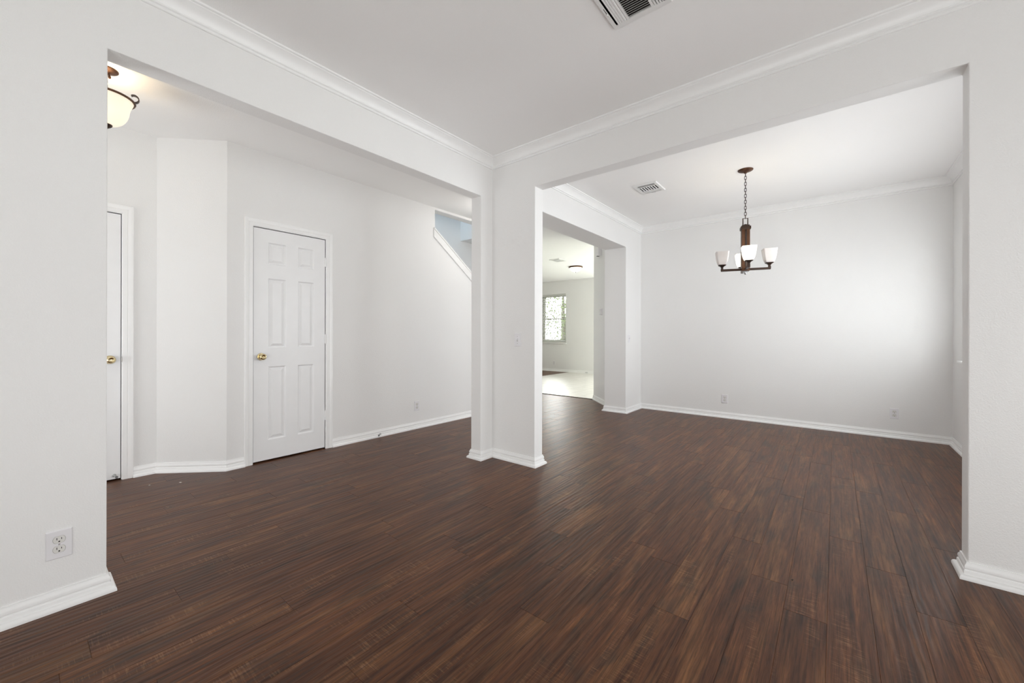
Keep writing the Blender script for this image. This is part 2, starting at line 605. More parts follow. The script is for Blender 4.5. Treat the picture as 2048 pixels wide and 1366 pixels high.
def sweep(bm, path, prof, closed=False, to3=None):
    """Mitred sweep of a profile (d = offset to the left of the path, h = height) along a 2-D path."""
    to3 = to3 or (lambda x, y, h: (x, y, h))
    P = [Vector(p) for p in path]
    n = len(P)
    rings = []
    for i in range(n):
        if closed or 0 < i < n - 1:
            a = (P[i] - P[i - 1]).normalized()
            b_ = (P[(i + 1) % n] - P[i]).normalized()
        elif i == 0:
            a = b_ = (P[1] - P[0]).normalized()
        else:
            a = b_ = (P[-1] - P[-2]).normalized()
        na, nb = Vector((-a.y, a.x)), Vector((-b_.y, b_.x))
        mm = na + nb
        mm = mm / max(1e-6, mm.dot(na))
        rings.append([bm.verts.new(to3(P[i].x + mm.x * d, P[i].y + mm.y * d, h)) for d, h in prof])
    k = len(prof)
    for i in range(n if closed else n - 1):
        a, b_ = rings[i], rings[(i + 1) % n]
        for j in range(k):
            bm.faces.new((a[j], a[(j + 1) % k], b_[(j + 1) % k], b_[j]))
    if not closed:
        bm.faces.new(rings[0])
        bm.faces.new(rings[-1][::-1])
    return bm


# ------------------------------------------------------------------ floors
def plank_floor(name, x0, x1, y0, y1, fixed=True, seed=3):
    rnd = random.Random(seed)
    W, LEN, XS = 0.1405, 1.22, 0.118
    known = {-8: 1.30, -9: 1.625, -10: 1.922, -11: 2.235, -1: 2.86, -2: 3.20, -15: 1.31}
    bm = BM()
    lay = bm.loops.layers.float_color.new('plank')
    i0, i1 = math.floor((x0 - XS) / W), math.ceil((x1 - XS) / W)
    g, dp = 0.0010, 0.0011
    for i in range(i0, i1):
        xa, xb = max(x0, XS + i * W), min(x1, XS + (i + 1) * W)
        if xb - xa < 0.003:
            continue
        j = known.get(i) if fixed else None
        if j is None:
            j = 1.30 - 0.31 * (i + 8) + rnd.uniform(-0.14, 0.14)
        ks = math.floor((y0 - j) / LEN)
        y = j + ks * LEN
        while y < y1:
            ya, yb = max(y, y0), min(y + LEN, y1)
            y += LEN
            if yb - ya < 0.004:
                continue
            c = (rnd.random(), rnd.random(), rnd.random(), 1)
            o = [bm.verts.new(p) for p in ((xa, ya, -dp), (xb, ya, -dp), (xb, yb, -dp), (xa, yb, -dp))]
            t = [bm.verts.new(p) for p in ((xa + g, ya + g, 0), (xb - g, ya + g, 0), (xb - g, yb - g, 0), (xa + g, yb - g, 0))]
            fs = [bm.faces.new(t)] + [bm.faces.new((o[q], o[(q + 1) % 4], t[(q + 1) % 4], t[q])) for q in range(4)]
            for f in fs:
                for lp in f.loops:
                    lp[lay] = c
    me = bpy.data.meshes.new(name)
    bm.normal_update()
    bm.to_mesh(me)
    bm.free()
    me.materials.append(M['plank'])
    o = bpy.data.objects.new(name, me)
    COL.objects.link(o)
    o['kind'] = 'structure'
    return o


plank_floor('floor', -5.1, 2.6, -2.0, 6.32)
plank_floor('floor_family_room', -8.6, -6.23, 6.32, 10.6, False, 8)
struct('floor_tile', box(BM(), -6.23, 1.1, 6.32, 10.6, -0.02, 0.0), 'tile')
struct('floor_slab', box(BM(), -8.7, 2.7, -2.1, 10.7, -0.2, -0.025), 'strip')
struct('trim_7', box(BM(), -6.23, -3.2, 6.285, 6.335, -0.01, 0.006), 'strip')
struct('floor_kitchen_entry', box(BM(), -8.6, -5.1, 5.5, 6.32, -0.02, 0.0), 'strip')

# ------------------------------------------------------------------ walls
DOOR1 = (-0.30, 0.508)             # clear opening in the foyer wall (y range)
DOOR2 = (1.279, 1.907)             # clear opening in the hall wall
YC2, YC1 = 1.088, 0.714            # corners of the short angled wall
grid_wall('wall_hall_opening', 'x', AXB, AX, -1.95, BYB, 0, TOP, [(0.248, 2.611, -1, 2.364)])
grid_wall('wall_dining_opening', 'y', BY, BYB, AX - 0.02, 2.6, 0, TOP, [(-1.983, 0.479, -1, 2.382)])
grid_wall('wall_dining_left', 'x', DLXB, DLX, BYB - 0.01, DBY + 0.12, 0, TOP, [(3.1, 5.48, -1, 2.382)])
grid_wall('wall_dining_back', 'y', DBY, DBY + 0.12, DLX - 0.02, DRX + 0.12, 0, TOP)
grid_wall('wall_dining_right', 'x', DRX, DRX + 0.12, BYB - 0.05, DBY + 0.05, 0, TOP, [(3.0, 5.62, 0.88, 2.2)])
grid_wall('wall_living_right', 'x', 2.5, 2.62, -2.0, BYB, 0, TOP, [(0.75, 2.65, 0.12, 2.2)])
grid_wall('wall_living_front', 'y', -2.02, -1.9, -2.53, 2.6, 0, TOP, [(-1.1, 1.5, 0.12, 2.2)])
grid_wall('wall_foyer_front', 'y', -2.02, -1.9, -5.0, -2.53, 0, TOP, [(-3.85, -2.95, 0.1, 2.5)])
grid_wall('wall_foyer', 'x', FX - 0.12, FX, -1.95, YC1, 0, TOP, [(DOOR1[0], DOOR1[1], -1, 2.045)], bevel=0)
bm = prism(BM(), [(HX, YC2), (HX - 0.12, YC2 + 0.05), (FX - 0.12, YC1 + 0.05), (FX, YC1)], 0, TOP)
struct('wall_foyer_angled', bm, 'wall')
grid_wall('wall_hall', 'x', HX - 0.12, HX, YC2, 3.285, 0, TOP, [(DOOR2[0], DOOR2[1], -1, 2.052)], bevel=0)
# low wall under the stair rail, its top sloping with the stairs
SL = (1.944 - 2.418) / (3.939 - 3.287)
zs_ = lambda y: 2.402 + SL * (y - 3.285)
bm = BM()
pa = [bm.verts.new((HX, y, z)) for y, z in ((3.285, 0), (5.5, 0), (5.5, zs_(5.5)), (3.285, zs_(3.285)))]
pb = [bm.verts.new((HX - 0.12, v.co.y, v.co.z)) for v in pa]
bm.faces.new(pa)
bm.faces.new(pb[::-1])
for i in range(4):
    bm.faces.new((pa[i], pb[i], pb[(i + 1) % 4], pa[(i + 1) % 4]))
struct('wall_stair_rail', bm, 'wall')
struct('wall_stair_lintel', box(BM(), HX - 0.12, HX, 3.285, 5.5, 2.683, TOP), 'wall')
grid_wall('wall_stair_far', 'x', -5.07, -4.95, -1.95, 5.6, 0, 5.3)
grid_wall('wall_stair_end', 'y', 5.5, 5.6, -8.6, HX, 0, TOP)
struct('wall_stair_upper_back', box(BM(), -4.96, HX - 0.0, 4.734, 5.6, 2.713, 5.3), 'wall')
struct('wall_stair_upper_side', box(BM(), HX - 0.12, HX, 1.0, 5.6, TOP, 5.3), 'wall')
struct('wall_stair_upper_front', box(BM(), -5.0, HX, 1.6, 1.7, 2.75, 5.3), 'wall')
struct('ceiling_stairwell', box(BM(), -5.07, HX, 1.0, 5.6, 5.3, 5.4), 'ceiling')
bm = prism(BM(), [(-2.66, 5.712), (-2.5, 5.712), (-2.5, 6.43), (-3.281, 6.43), (-3.281, 6.333)], 0, TOP)
struct('wall_hall_angled', bm, 'wall', bevel=0.004)
grid_wall('wall_kitchen_near', 'y', 6.17, 6.43, -2.52, 1.06, 0, TOP)
grid_wall('wall_kitchen_right', 'x', DRX, DRX + 0.12, 6.4, 10.6, 0, TOP, [(7.1, 9.7, 0.7, 2.3)])
KW = (-7.27, -6.363, 0.88, 2.38)
grid_wall('wall_kitchen_far', 'y', KY, KY + 0.16, -8.7, 1.06, 0, TOP, [KW, (-4.7, -2.5, 0.05, 2.15)])
grid_wall('wall_kitchen_left', 'x', -8.62, -8.5, 5.5, 10.6, 0, TOP)

# ceilings
struct('ceiling', prism(BM(), [(-2.53, -1.96), (2.56, -1.96), (2.56, 2.82), (-2.53, 2.82)], ZL, TOP + 0.1), 'ceiling')
struct('ceiling_dining', prism(BM(), [(-2.5, 2.82), (1.0, 2.82), (1.0, 6.1), (-2.5, 6.1)], ZD, TOP + 0.1), 'ceiling')
struct('ceiling_hall', prism(BM(), [(-5.0, -1.96), (-2.53, -1.96), (-2.53, 2.85), (-2.5, 2.85), (-2.5, 4.7), (HX, 4.7), (HX, 1.15), (-5.0, 1.15)], ZH, TOP + 0.1), 'ceiling')
struct('ceiling_kitchen', prism(BM(), [(-8.6, 5.55), (HX - 0.01, 5.55), (HX - 0.01, 4.7), (-2.5, 4.7), (-2.5, 6.1), (1.0, 6.1), (1.0, 10.6), (-8.6, 10.6)], ZK, TOP + 0.1), 'ceiling')

# stairs behind the low wall
bm = BM()
prof = []
y, z = 5.3, 0.0
pts = [(5.3, 0.0)]
for i in range(14):
    z += 0.193
    pts.append((y, z))
    y -= 0.258
    pts.append((y, z))
pts.append((y, z - 0.25))
pts.append((5.0, 0.0))
a = [bm.verts.new((-4.02, p[0], p[1])) for p in pts]
b_ = [bm.verts.new((-4.945, p[0], p[1])) for p in pts]
bm.faces.new(a)
bm.faces.new(b_[::-1])
for i in range(len(pts)):
    bm.faces.new((a[i], b_[i], b_[(i + 1) % len(pts)], a[(i + 1) % len(pts)]))
st = struct('trim_stair_flight', bm, 'stair')

# sloping cap board on the low stair wall
bm = BM()
d = Vector((0, 1, SL)).normalized()
nrm = Vector((0, -SL, 1)).normalized()
p0 = Vector((0, 3.262, zs_(3.262) + 0.018))
p1 = Vector((0, 5.49, zs_(5.49) + 0.018))
for (q0, q1, x0, x1) in ((-0.078, 0.0, HX + 0.016, HX - 0.001), (0.0, 0.016, HX + 0.024, HX - 0.14)):
    c = []
    for p in (p0, p1):
        for q in (q0, q1):
            for x in (x0, x1):
                w = p + nrm * q
                if p is p0:
                    w = p + Vector((0, 0, 1)) * q / nrm.z
                c.append(bm.verts.new((x, w.y, w.z)))
    for f in ((0, 1, 3, 2), (4, 6, 7, 5), (0, 4, 5, 1), (2, 3, 7, 6), (0, 2, 6, 4), (1, 5, 7, 3)):
        bm.faces.new([c[i] for i in f])
struct('trim_3', bm, 'wall')

# ------------------------------------------------------------------ baseboards and crown
BB = [(0, 0), (0.030, 0), (0.030, 0.009), (0.0275, 0.016), (0.022, 0.0215), (0.0145, 0.023), (0.0145, 0.036), (0.0130, 0.0405), (0.0095, 0.0425),
      (0.0095, 0.0465), (0.0120, 0.0495), (0.0120, 0.058), (0.0100, 0.064), (0.0060, 0.070), (0.0055, 0.0775), (0, 0.078)]
CR0 = [(0, -0.094), (0.008, -0.094), (0.0105, -0.0915), (0.0105, -0.086), (0.0075, -0.083), (0.0075, -0.0795), (0.013, -0.077), (0.0155, -0.0735), (0.0155, -0.070), (0.0125, -0.066),
       (0.015, -0.0585), (0.021, -0.047), (0.031, -0.034), (0.044, -0.0235), (0.056, -0.0165), (0.057, -0.013), (0.062, -0.0115), (0.0665, -0.0085), (0.0675, -0.004), (0.0675, 0.002), (0, 0.002)]


def base(name, path, closed=False):
    return struct(name, sweep(BM(), path, BB, closed), 'trim', smooth=True)


base('baseboard_living_left', [(AXB, -1.9), (AXB, 0.248), (AX, 0.248), (AX, -1.9)])
base('baseboard_column', [(DLX, BYB), (-1.983, BYB), (-1.983, BY), (AX, BY), (AX, 2.611), (AXB, 2.611), (AXB, BYB - 0.01), (DLXB, BYB - 0.01), (DLXB, 3.1), (DLX, 3.1)], True)
base('baseboard_dining', [(2.5, BY), (0.479, BY), (0.479, BYB), (DRX, BYB), (DRX, DBY), (DLX, DBY), (DLX, 5.48), (DLXB, 5.48), (DLXB, 5.712), (-3.281, 6.333), (-3.281, 6.43), (0.9, 6.43)])
base('baseboard_hall', [(HX, 5.5), (HX, 1.972)])
base('baseboard_foyer', [(HX, 1.214), (HX, YC2), (FX, YC1), (FX, 0.573)])
base('baseboard_kitchen', [(-2.5, KY), (-8.5, KY)])


def crown(name, path, z):
    return struct(name, sweep(BM(), path, [(d_, z + h_) for d_, h_ in CR0], True), 'trim', smooth=True)


crown('trim_1', [(2.5, -1.9), (2.5, BY), (AX, BY), (AX, -1.9)], ZL)
crown('trim_2', [(DRX, BYB), (DRX, DBY), (DLX, DBY), (DLX, BYB)], ZD)

# ------------------------------------------------------------------ doors
CASE = [(0, 0), (0, 0.009), (0.003, 0.0115), (0.028, 0.0125), (0.031, 0.0105), (0.034, 0.0125), (0.050, 0.0165), (0.060, 0.0165), (0.064, 0.0135), (0.064, 0)]


def panel_door(name, label, xf, y0, y1, ztop, knob_y, hinge_y, panels, stop=None):
    """Panelled door in a wall of constant x, facing +x."""
    root = bpy.data.objects.new(name, None)
    COL.objects.link(root)
    root['kind'] = 'structure'
    root['label'] = label
    root.location = (xf, (y0 + y1) / 2, 0)
    inv = Vector((-xf, -(y0 + y1) / 2, 0))

    def add(n, bm, mat, parent=root, off=True, **kw):
        bmesh.ops.translate(bm, verts=bm.verts, vec=inv)
        return obj(n, bm, mat, parent, **kw)
    # casing, an upside-down U of mitred moulding (path runs so that "left" is outwards)
    add('casing', sweep(BM(), [(y1 + 0.004, 0), (y1 + 0.004, ztop + 0.004), (y0 - 0.004, ztop + 0.004), (y0 - 0.004, 0)][::-1], CASE,
                        to3=lambda u, v, h: (xf + h, u, v)), 'trim')
    # jamb lining
    bm = BM()
    box(bm, xf - 0.12, xf + 0.001, y0 - 0.018, y0, 0, ztop)
    box(bm, xf - 0.12, xf + 0.001, y1, y1 + 0.018, 0, ztop)
    box(bm, xf - 0.12, xf + 0.001, y0 - 0.018, y1 + 0.018, ztop, ztop + 0.018)
    box(bm, xf - 0.062, xf - 0.050, y0, y0 + 0.012, 0, ztop)
    box(bm, xf - 0.062, xf - 0.050, y1 - 0.012, y1, 0, ztop)
    box(bm, xf - 0.062, xf - 0.050, y0, y1, ztop - 0.012, ztop)
    add('jamb', bm, 'trim')
    # leaf
    g = 0.0035
    a0, a1, z0, z1 = y0 + g, y1 - g, 0.014, ztop - 0.005
    xs = xf - 0.004
    us = sorted({a0, a1, *[p[0] for p in panels], *[p[1] for p in panels]})
    zs = sorted({z0, z1, *[p[2] for p in panels], *[p[3] for p in panels]})
    bm = BM()
    V = {}

    def vv(u, z):
        if (u, z) not in V:
            V[u, z] = bm.verts.new((xs, u, z))
        return V[u, z]
    for i in range(len(us) - 1):
        for k in range(len(zs) - 1):
            cu, cz = (us[i] + us[i + 1]) / 2, (zs[k] + zs[k + 1]) / 2
            if any(p[0] < cu < p[1] and p[2] < cz < p[3] for p in panels):
                continue
            bm.faces.new((vv(us[i], zs[k]), vv(us[i + 1], zs[k]), vv(us[i + 1], zs[k + 1]), vv(us[i], zs[k + 1])))
    bb = [bm.verts.new((xs - 0.035, u, z)) for u, z in ((a0, z0), (a1, z0), (a1, z1), (a0, z1))]
    bm.faces.new(bb[::-1])
    # edges of the leaf
    def side(pts_, c0, c1):
        bm.faces.new([vv(*p) for p in pts_] + [c1, c0])
    side([(u, z0) for u in us], bb[0], bb[1])
    side([(a1, z) for z in zs], bb[1], bb[2])
    side([(u, z1) for u in us[::-1]], bb[2], bb[3])
    side([(a0, z) for z in zs[::-1]], bb[3], bb[0])
    for (p0_, p1_, q0_, q1_) in panels:
        prev = None
        uu = [u for u in us if p0_ - 1e-9 <= u <= p1_ + 1e-9]
        zz = [z for z in zs if q0_ - 1e-9 <= z <= q1_ + 1e-9]
        rings = []
        for ins, dep in ((0, 0), (0.004, -0.0045), (0.010, -0.0115), (0.015, -0.0115), (0.036, -0.002), (0.038, -0.0015)):
            rings.append([bm.verts.new((xs + dep, u, z)) for u, z in ((p0_ + ins, q0_ + ins), (p1_ - ins, q0_ + ins), (p1_ - ins, q1_ - ins), (p0_ + ins, q1_ - ins))])
        for r0, r1 in zip(rings, rings[1:]):
            for q in range(4):
                bm.faces.new((r0[q], r0[(q + 1) % 4], r1[(q + 1) % 4], r1[q]))
        bm.faces.new(rings[-1])
    add('door_leaf', bm, 'door')
    # knob: rose, neck and ball with a dished face
    kz = 0.925
    k = add('knob', lathe(BM(), [(0, 0), (0.031, 0), (0.032, 0.003), (0.028, 0.008), (0.015, 0.010), (0.0115, 0.020), (0.014, 0.030), (0.023, 0.037), (0.0275, 0.046), (0.0275, 0.054),
                                (0.023, 0.062), (0.017, 0.0655), (0.013, 0.064), (0.010, 0.061), (0.004, 0.060), (0.003, 0.0635), (0, 0.0635)], 36), 'brass', smooth=True)
    k.data.transform(Matrix.Translation(-inv) )
    k.data.transform(Matrix.Rotation(R(90), 4, 'Y'))
    k.data.transform(Matrix.Translation((xs - xf, knob_y + inv.y, kz)))
    sp = add('strike_plate', box(BM(), xf - 0.004, xf + 0.0015, (y0 - 0.004 if hinge_y > knob_y else y1 - 0.001), (y0 + 0.001 if hinge_y > knob_y else y1 + 0.004), kz - 0.022, kz + 0.022), 'screw')
    for hz in (1.828, 1.076, 0.329):
        bm = BM()
        tube(bm, [(xf + 0.004, hinge_y, hz - 0.045), (xf + 0.004, hinge_y, hz + 0.045)], 0.0065, 12)
        box(bm, xf - 0.004, xf + 0.0012, hinge_y - 0.008, hinge_y + 0.010, hz - 0.044, hz + 0.044)
        add('hinge', bm, 'door')
    return root


ZR = [(1.742, 1.932), (1.001, 1.615), (0.187, 0.835)]
P2 = [(ya, yb, za, zb) for ya, yb in ((1.398, 1.545), (1.650, 1.796)) for za, zb in ZR]
panel_door('door_2', 'narrow white six panel hall door with brass knob, beside the angled wall', HX, DOOR2[0], DOOR2[1], 2.052, 1.341, 1.906, P2)
P1 = [(ya, yb, za, zb) for ya, yb in ((-0.195, 0.055), (0.150, 0.400)) for za, zb in ZR]
P1 = [(-0.19, 0.06, za, zb) for za, zb in ZR] + [(0.145, 0.375, za, zb) for za, zb in ZR]
panel_door('door_1', 'white foyer door with brass knob, mostly hidden behind the textured wall', FX, DOOR1[0], DOOR1[1], 2.045, 0.446, -0.299, P1)

# ------------------------------------------------------------------ windows
def window(name, label, x0, x1, z0, z1, y):
    """Double-hung window in a wall of constant y facing -y (room side)."""
    root = bpy.data.objects.new(name, None)
    COL.objects.link(root)
    root['kind'] = 'structure'
    root['label'] = label
    yy = y + 0.10
    bm = BM()
    for a0, a1, c0, c1 in ((x0, x0 + 0.045, z0, z1), (x1 - 0.045, x1, z0, z1), (x0, x1, z0, z0 + 0.05), (x0, x1, z1 - 0.045, z1)):
        box(bm, a0, a1, yy, yy + 0.05, c0, c1)
    obj('frame', bm, 'trim', root)
    zm = (z0 + z1) / 2
    for n, za, zb, yo in (('lower_sash', z0 + 0.05, zm + 0.02, 0.005), ('upper_sash', zm - 0.02, z1 - 0.045, 0.027)):
        bm = BM()
        for a0, a1, c0, c1 in ((x0 + 0.045, x0 + 0.08, za, zb), (x1 - 0.08, x1 - 0.045, za, zb), (x0 + 0.08, x1 - 0.08, za, za + 0.035), (x0 + 0.08, x1 - 0.08, zb - 0.035, zb)):
            box(bm, a0, a1, yy + yo, yy + yo + 0.02, c0, c1)
        s = obj(n, bm, 'trim', root)
        obj('pane', box(BM(), x0 + 0.08, x1 - 0.08, yy + yo + 0.008, yy + yo + 0.012, za + 0.035, zb - 0.035), 'glass', s)
    bm = BM()
    box(bm, x0 - 0.03, x1 + 0.03, y - 0.035, y + 0.10, z0 - 0.022, z0 + 0.003)
    obj('sill', bm, 'trim', root, bevel=0.004)
    return root


window('window_1', 'double hung kitchen window behind white horizontal blinds', KW[0], KW[1], KW[2], KW[3], KY)
# blind in that window
bl = thing('window_blind', 'white horizontal slat blind hung in the kitchen window', 'blind', ((KW[0] + KW[1]) / 2, KY + 0.05, KW[2]))
hw_ = (KW[1] - KW[0]) / 2 - 0.008
hh = KW[3] - KW[2]
obj('headrail', box(BM(), -hw_, hw_, -0.028, 0.028, hh - 0.055, hh - 0.003), 'blind', bl, bevel=0.003)
bm = BM()
ns = 32
for i in range(ns):
    zc = 0.05 + (hh - 0.13) * i / (ns - 1)
    ca, sa = math.cos(R(27)) * 0.024, math.sin(R(27)) * 0.024
    vs = []
    for s in (-1, 1):
        for x in (-hw_, hw_):
            for t in (-0.0012, 0.0012):
                vs.append(bm.verts.new((x, s * ca, zc + s * sa + t)))
    for f in ((0, 1, 3, 2), (4, 6, 7, 5), (0, 4, 5, 1), (2, 3, 7, 6), (0, 2, 6, 4), (1, 5, 7, 3)):
        bm.faces.new([vs[q] for q in f])
obj('slats', bm, 'blind', bl)
obj('bottom_rail', box(BM(), -hw_, hw_, -0.022, 0.022, 0.006, 0.03), 'blind', bl, bevel=0.003)
for x in (-hw_ * 0.62, hw_ * 0.62):
    obj('ladder_cord', tube(BM(), [(x, -0.027, 0.02), (x, -0.027, hh - 0.05)], 0.0012, 6), 'blind', bl)
bm = tube(BM(), [(hw_ - 0.075, -0.034, hh * 0.50), (hw_ - 0.075, -0.034, hh - 0.04)], 0.0016, 6)
lathe(bm, [(0, -0.04), (0.008, -0.035), (0.006, 0.0), (0, 0.002)], 10, (hw_ - 0.075, -0.034, hh * 0.50))
obj('lift_cord', bm, 'rubber', bl)


def side_window(name, label, x, y0, y1, z0, z1, sill=True):
    root = bpy.data.objects.new(name, None)
    COL.objects.link(root)
    root['kind'] = 'structure'
    root['label'] = label
    bm = BM()
    xx = x + 0.07
    for a0, a1, c0, c1 in ((y0, y0 + 0.045, z0, z1), (y1 - 0.045, y1, z0, z1), (y0, y1, z0, z0 + 0.045), (y0, y1, z1 - 0.045, z1), (y0, y1, (z0 + z1) / 2 - 0.02, (z0 + z1) / 2 + 0.02), ((y0 + y1) / 2 - 0.03, (y0 + y1) / 2 + 0.03, z0, z1)):
        box(bm, xx, xx + 0.045, a0, a1, c0, c1)
    obj('frame', bm, 'trim', root)
    obj('sill', box(BM(), x - 0.035, x + 0.07, y0 - 0.04, y1 + 0.045, z0 - 0.022, z0 + 0.002), 'trim', root, bevel=0.004)
    return root


side_window('window_2', 'dining room window whose white sill end shows past the wall end', DRX, 3.0, 5.62, 0.88, 2.2)

side_window('window_3', 'tall living room window in the side wall behind the camera', 2.5, 0.75, 2.65, 0.12, 2.2)

# ------------------------------------------------------------------ wall plates
def rrect(bm, w, h, y0, y1, r=0.004, chamf=0.0025, cx=0, cz=0, mi=0):
    """Plate in the x-z plane, from y0 (wall) out to y1 (negative = outwards), chamfered front edge."""
    def ring(ww, hh_, y):
        return [bm.verts.new((cx + x, y, cz + z)) for x, z in ((-ww / 2, -hh_ / 2), (ww / 2, -hh_ / 2), (ww / 2, hh_ / 2), (-ww / 2, hh_ / 2))]
    a, b1, c = ring(w, h, y0), ring(w, h, y1 + chamf), ring(w - 2 * chamf, h - 2 * chamf, y1)
    fs = []
    for r0, r1 in ((a, b1), (b1, c)):
        for i in range(4):
            fs.append(bm.faces.new((r0[i], r0[(i + 1) % 4], r1[(i + 1) % 4], r1[i])))
    fs.append(bm.faces.new(c))
    fs.append(bm.faces.new(a[::-1]))
    for f in fs:
        f.material_index = mi
    return bm


def make_outlet(label):
    t = thing('wall_outlet', label, 'outlet', group='duplex wall outlets')
    obj('cover_plate', rrect(BM(), 0.0735, 0.114, 0.0, -0.0055), 'plate', t)
    for s in (1, -1):
        bm = BM()
        cz = s * 0.0195
        pts = []
        for k in range(40):                     # oval face cut flat above and below
            a = 2 * math.pi * k / 40
            pts.append((0.0172 * math.cos(a), max(-0.0135, min(0.0135, 0.0172 * math.sin(a)))))
        ring = lambda sc, y: [bm.verts.new((x * sc, y, cz + z * sc)) for x, z in pts]
        r0, r1, r2 = ring(1.0, -0.004), ring(1.0, -0.0064), ring(0.95, -0.007)
        for p, q in ((r0, r1), (r1, r2)):
            for i in range(40):
                bm.faces.new((p[i], p[(i + 1) % 40], q[(i + 1) % 40], q[i]))
        bm.faces.new(r2)
        rc = obj('receptacle', bm, 'receptacle', t)
        bm = BM()
        box(bm, -0.0074, -0.0054, -0.0073, -0.0060, cz - 0.0005, cz + 0.0085)
        box(bm, 0.0054, 0.0074, -0.0073, -0.0060, cz + 0.0005, cz + 0.0075)
        tube(bm, [(0, -0.0060, cz - 0.0070), (0, -0.0073, cz - 0.0070)], 0.0027, 12)
        obj('slots', bm, 'slot', rc)
        bm = BM()                                # flat grey ring, shade of the gap round the receptacle put into colour
        ring2 = lambda sc, y: [bm.verts.new((x * sc, y, cz + z * sc)) for x, z in pts]
        q0, q1 = ring2(0.99, -0.00565), ring2(1.055, -0.00565)
        for i in range(40):
            bm.faces.new((q0[i], q0[(i + 1) % 40], q1[(i + 1) % 40], q1[i]))
        obj('gap', bm, 'screw', rc)
    obj('screw', lathe(BM(), [(0, 0), (0.003, 0), (0.0022, 0.001), (0, 0.0012)], 14), 'screw', t).matrix_local = Matrix.Translation((0, -0.0055, 0)) @ Matrix.Rotation(R(90), 4, 'X')
    return t


o1 = make_outlet('white duplex outlet low on the textured wall, its slots and screw clearly visible')
o1.location = (AX + 0.0002, 0.111, 0.262)
o1.rotation_euler = (0, 0, R(90))
G = 'duplex wall outlets'
dup(o1, (HX + 0.0002, 3.013, 0.269), R(90), 'white duplex outlet on the hall wall below the sloping stair cap', G)
dup(o1, (-1.165, DBY - 0.0002, 0.259), 0, 'white duplex outlet on the dining end wall, below the chandelier', G)
dup(o1, (0.507, DBY - 0.0002, 0.268), 0, 'white duplex outlet on the dining end wall, near the window-side corner', G)
dup(o1, (-6.78, KY - 0.0002, 0.262), 0, 'faint white outlet below the kitchen window sill', G)


def make_switch(label):
    t = thing('light_switch', label, 'switch', group='toggle light switches')
    obj('cover_plate', rrect(BM(), 0.069, 0.114, 0.0, -0.0055), 'plate', t)
    bm = BM()
    box(bm, -0.0055, 0.0055, -0.0062, -0.005, -0.0125, 0.0125)
    obj('toggle_slot', bm, 'screw', t)
    bm = BM()
    vs = [bm.verts.new(p) for p in ((-0.0045, -0.006, -0.006), (0.0045, -0.006, -0.006), (0.0045, -0.006, 0.009), (-0.0045, -0.006, 0.009),
                                    (-0.0035, -0.017, 0.006), (0.0035, -0.017, 0.006), (0.0035, -0.016, 0.013), (-0.0035, -0.016, 0.013))]
    for f in ((0, 3, 2, 1), (4, 5, 6, 7), (0, 1, 5, 4), (1, 2, 6, 5), (2, 3, 7, 6), (3, 0, 4, 7)):
        bm.faces.new([vs[i] for i in f])
    obj('toggle', bm, 'plate', t)
    for s in (1, -1):
        obj('screw', lathe(BM(), [(0, 0), (0.0032, 0), (0.0024, 0.001), (0, 0.0012)], 14), 'screw', t).matrix_local = Matrix.Translation((0, -0.0055, s * 0.030)) @ Matrix.Rotation(R(90), 4, 'X')
    return t


s1 = make_switch('white toggle light switch on the short wall between the two openings')
s1.location = (-2.166, BY - 0.0002, 1.076)
dup(s1, (DLX + 0.0002, 5.595, 1.072), R(90), 'faint white light switch in the dining corner beside the kitchen opening', 'toggle light switches')

# thermostat and door chime on the angled wall beyond the dining opening
A45 = R(-45)
n45 = Vector((-1, -1, 0)).normalized()
dline = lambda x: Vector((x, 3.052 - x, 0))
p = dline(-2.977) + n45 * 0.0005
t = thing('thermostat', 'small white thermostat on the angled wall past the dining opening', 'thermostat', (p.x, p.y, 1.503), A45)
obj('back_plate', rrect(BM(), 0.082, 0.108, 0, -0.008, chamf=0.002), 'plate', t)
obj('cover', rrect(BM(), 0.072, 0.098, -0.006, -0.032, chamf=0.008), 'plate', t)
obj('display', box(BM(), -0.022, 0.022, -0.0328, -0.031, 0.004, 0.03), 'receptacle', t)
p = dline(-3.03) + n45 * 0.0005
t = thing('door_chime', 'white boxy door chime high on the angled wall above the thermostat', 'chime', (p.x, p.y, 2.495), A45)
obj('cover', rrect(BM(), 0.115, 0.125, 0, -0.055, chamf=0.006), 'plate', t)
obj('sound_slot', box(BM(), -0.045, 0.0, -0.052, -0.012, -0.0640, -0.060), 'slot', t)

# ------------------------------------------------------------------ ceiling registers
def frame_ring(bm, x0, x1, y0, y1, w, z0, z1):
    o_ = [(x0, y0), (x1, y0), (x1, y1), (x0, y1)]
    i_ = [(x0 + w, y0 + w), (x1 - w, y0 + w), (x1 - w, y1 - w), (x0 + w, y1 - w)]
    b1 = 0.006
    m_ = [(x0 + b1, y0 + b1), (x1 - b1, y0 + b1), (x1 - b1, y1 - b1), (x0 + b1, y1 - b1)]
    A = [bm.verts.new((*p, z1)) for p in o_]
    A2 = [bm.verts.new((*p, z0)) for p in m_]
    B = [bm.verts.new((*p, z0)) for p in i_]
    Ct = [bm.verts.new((*p, z1)) for p in i_]
    for r0, r1 in ((A, A2), (A2, B), (B, Ct), (Ct, A)):
        for q in range(4):
            bm.faces.new((r0[q], r0[(q + 1) % 4], r1[(q + 1) % 4], r1[q]))


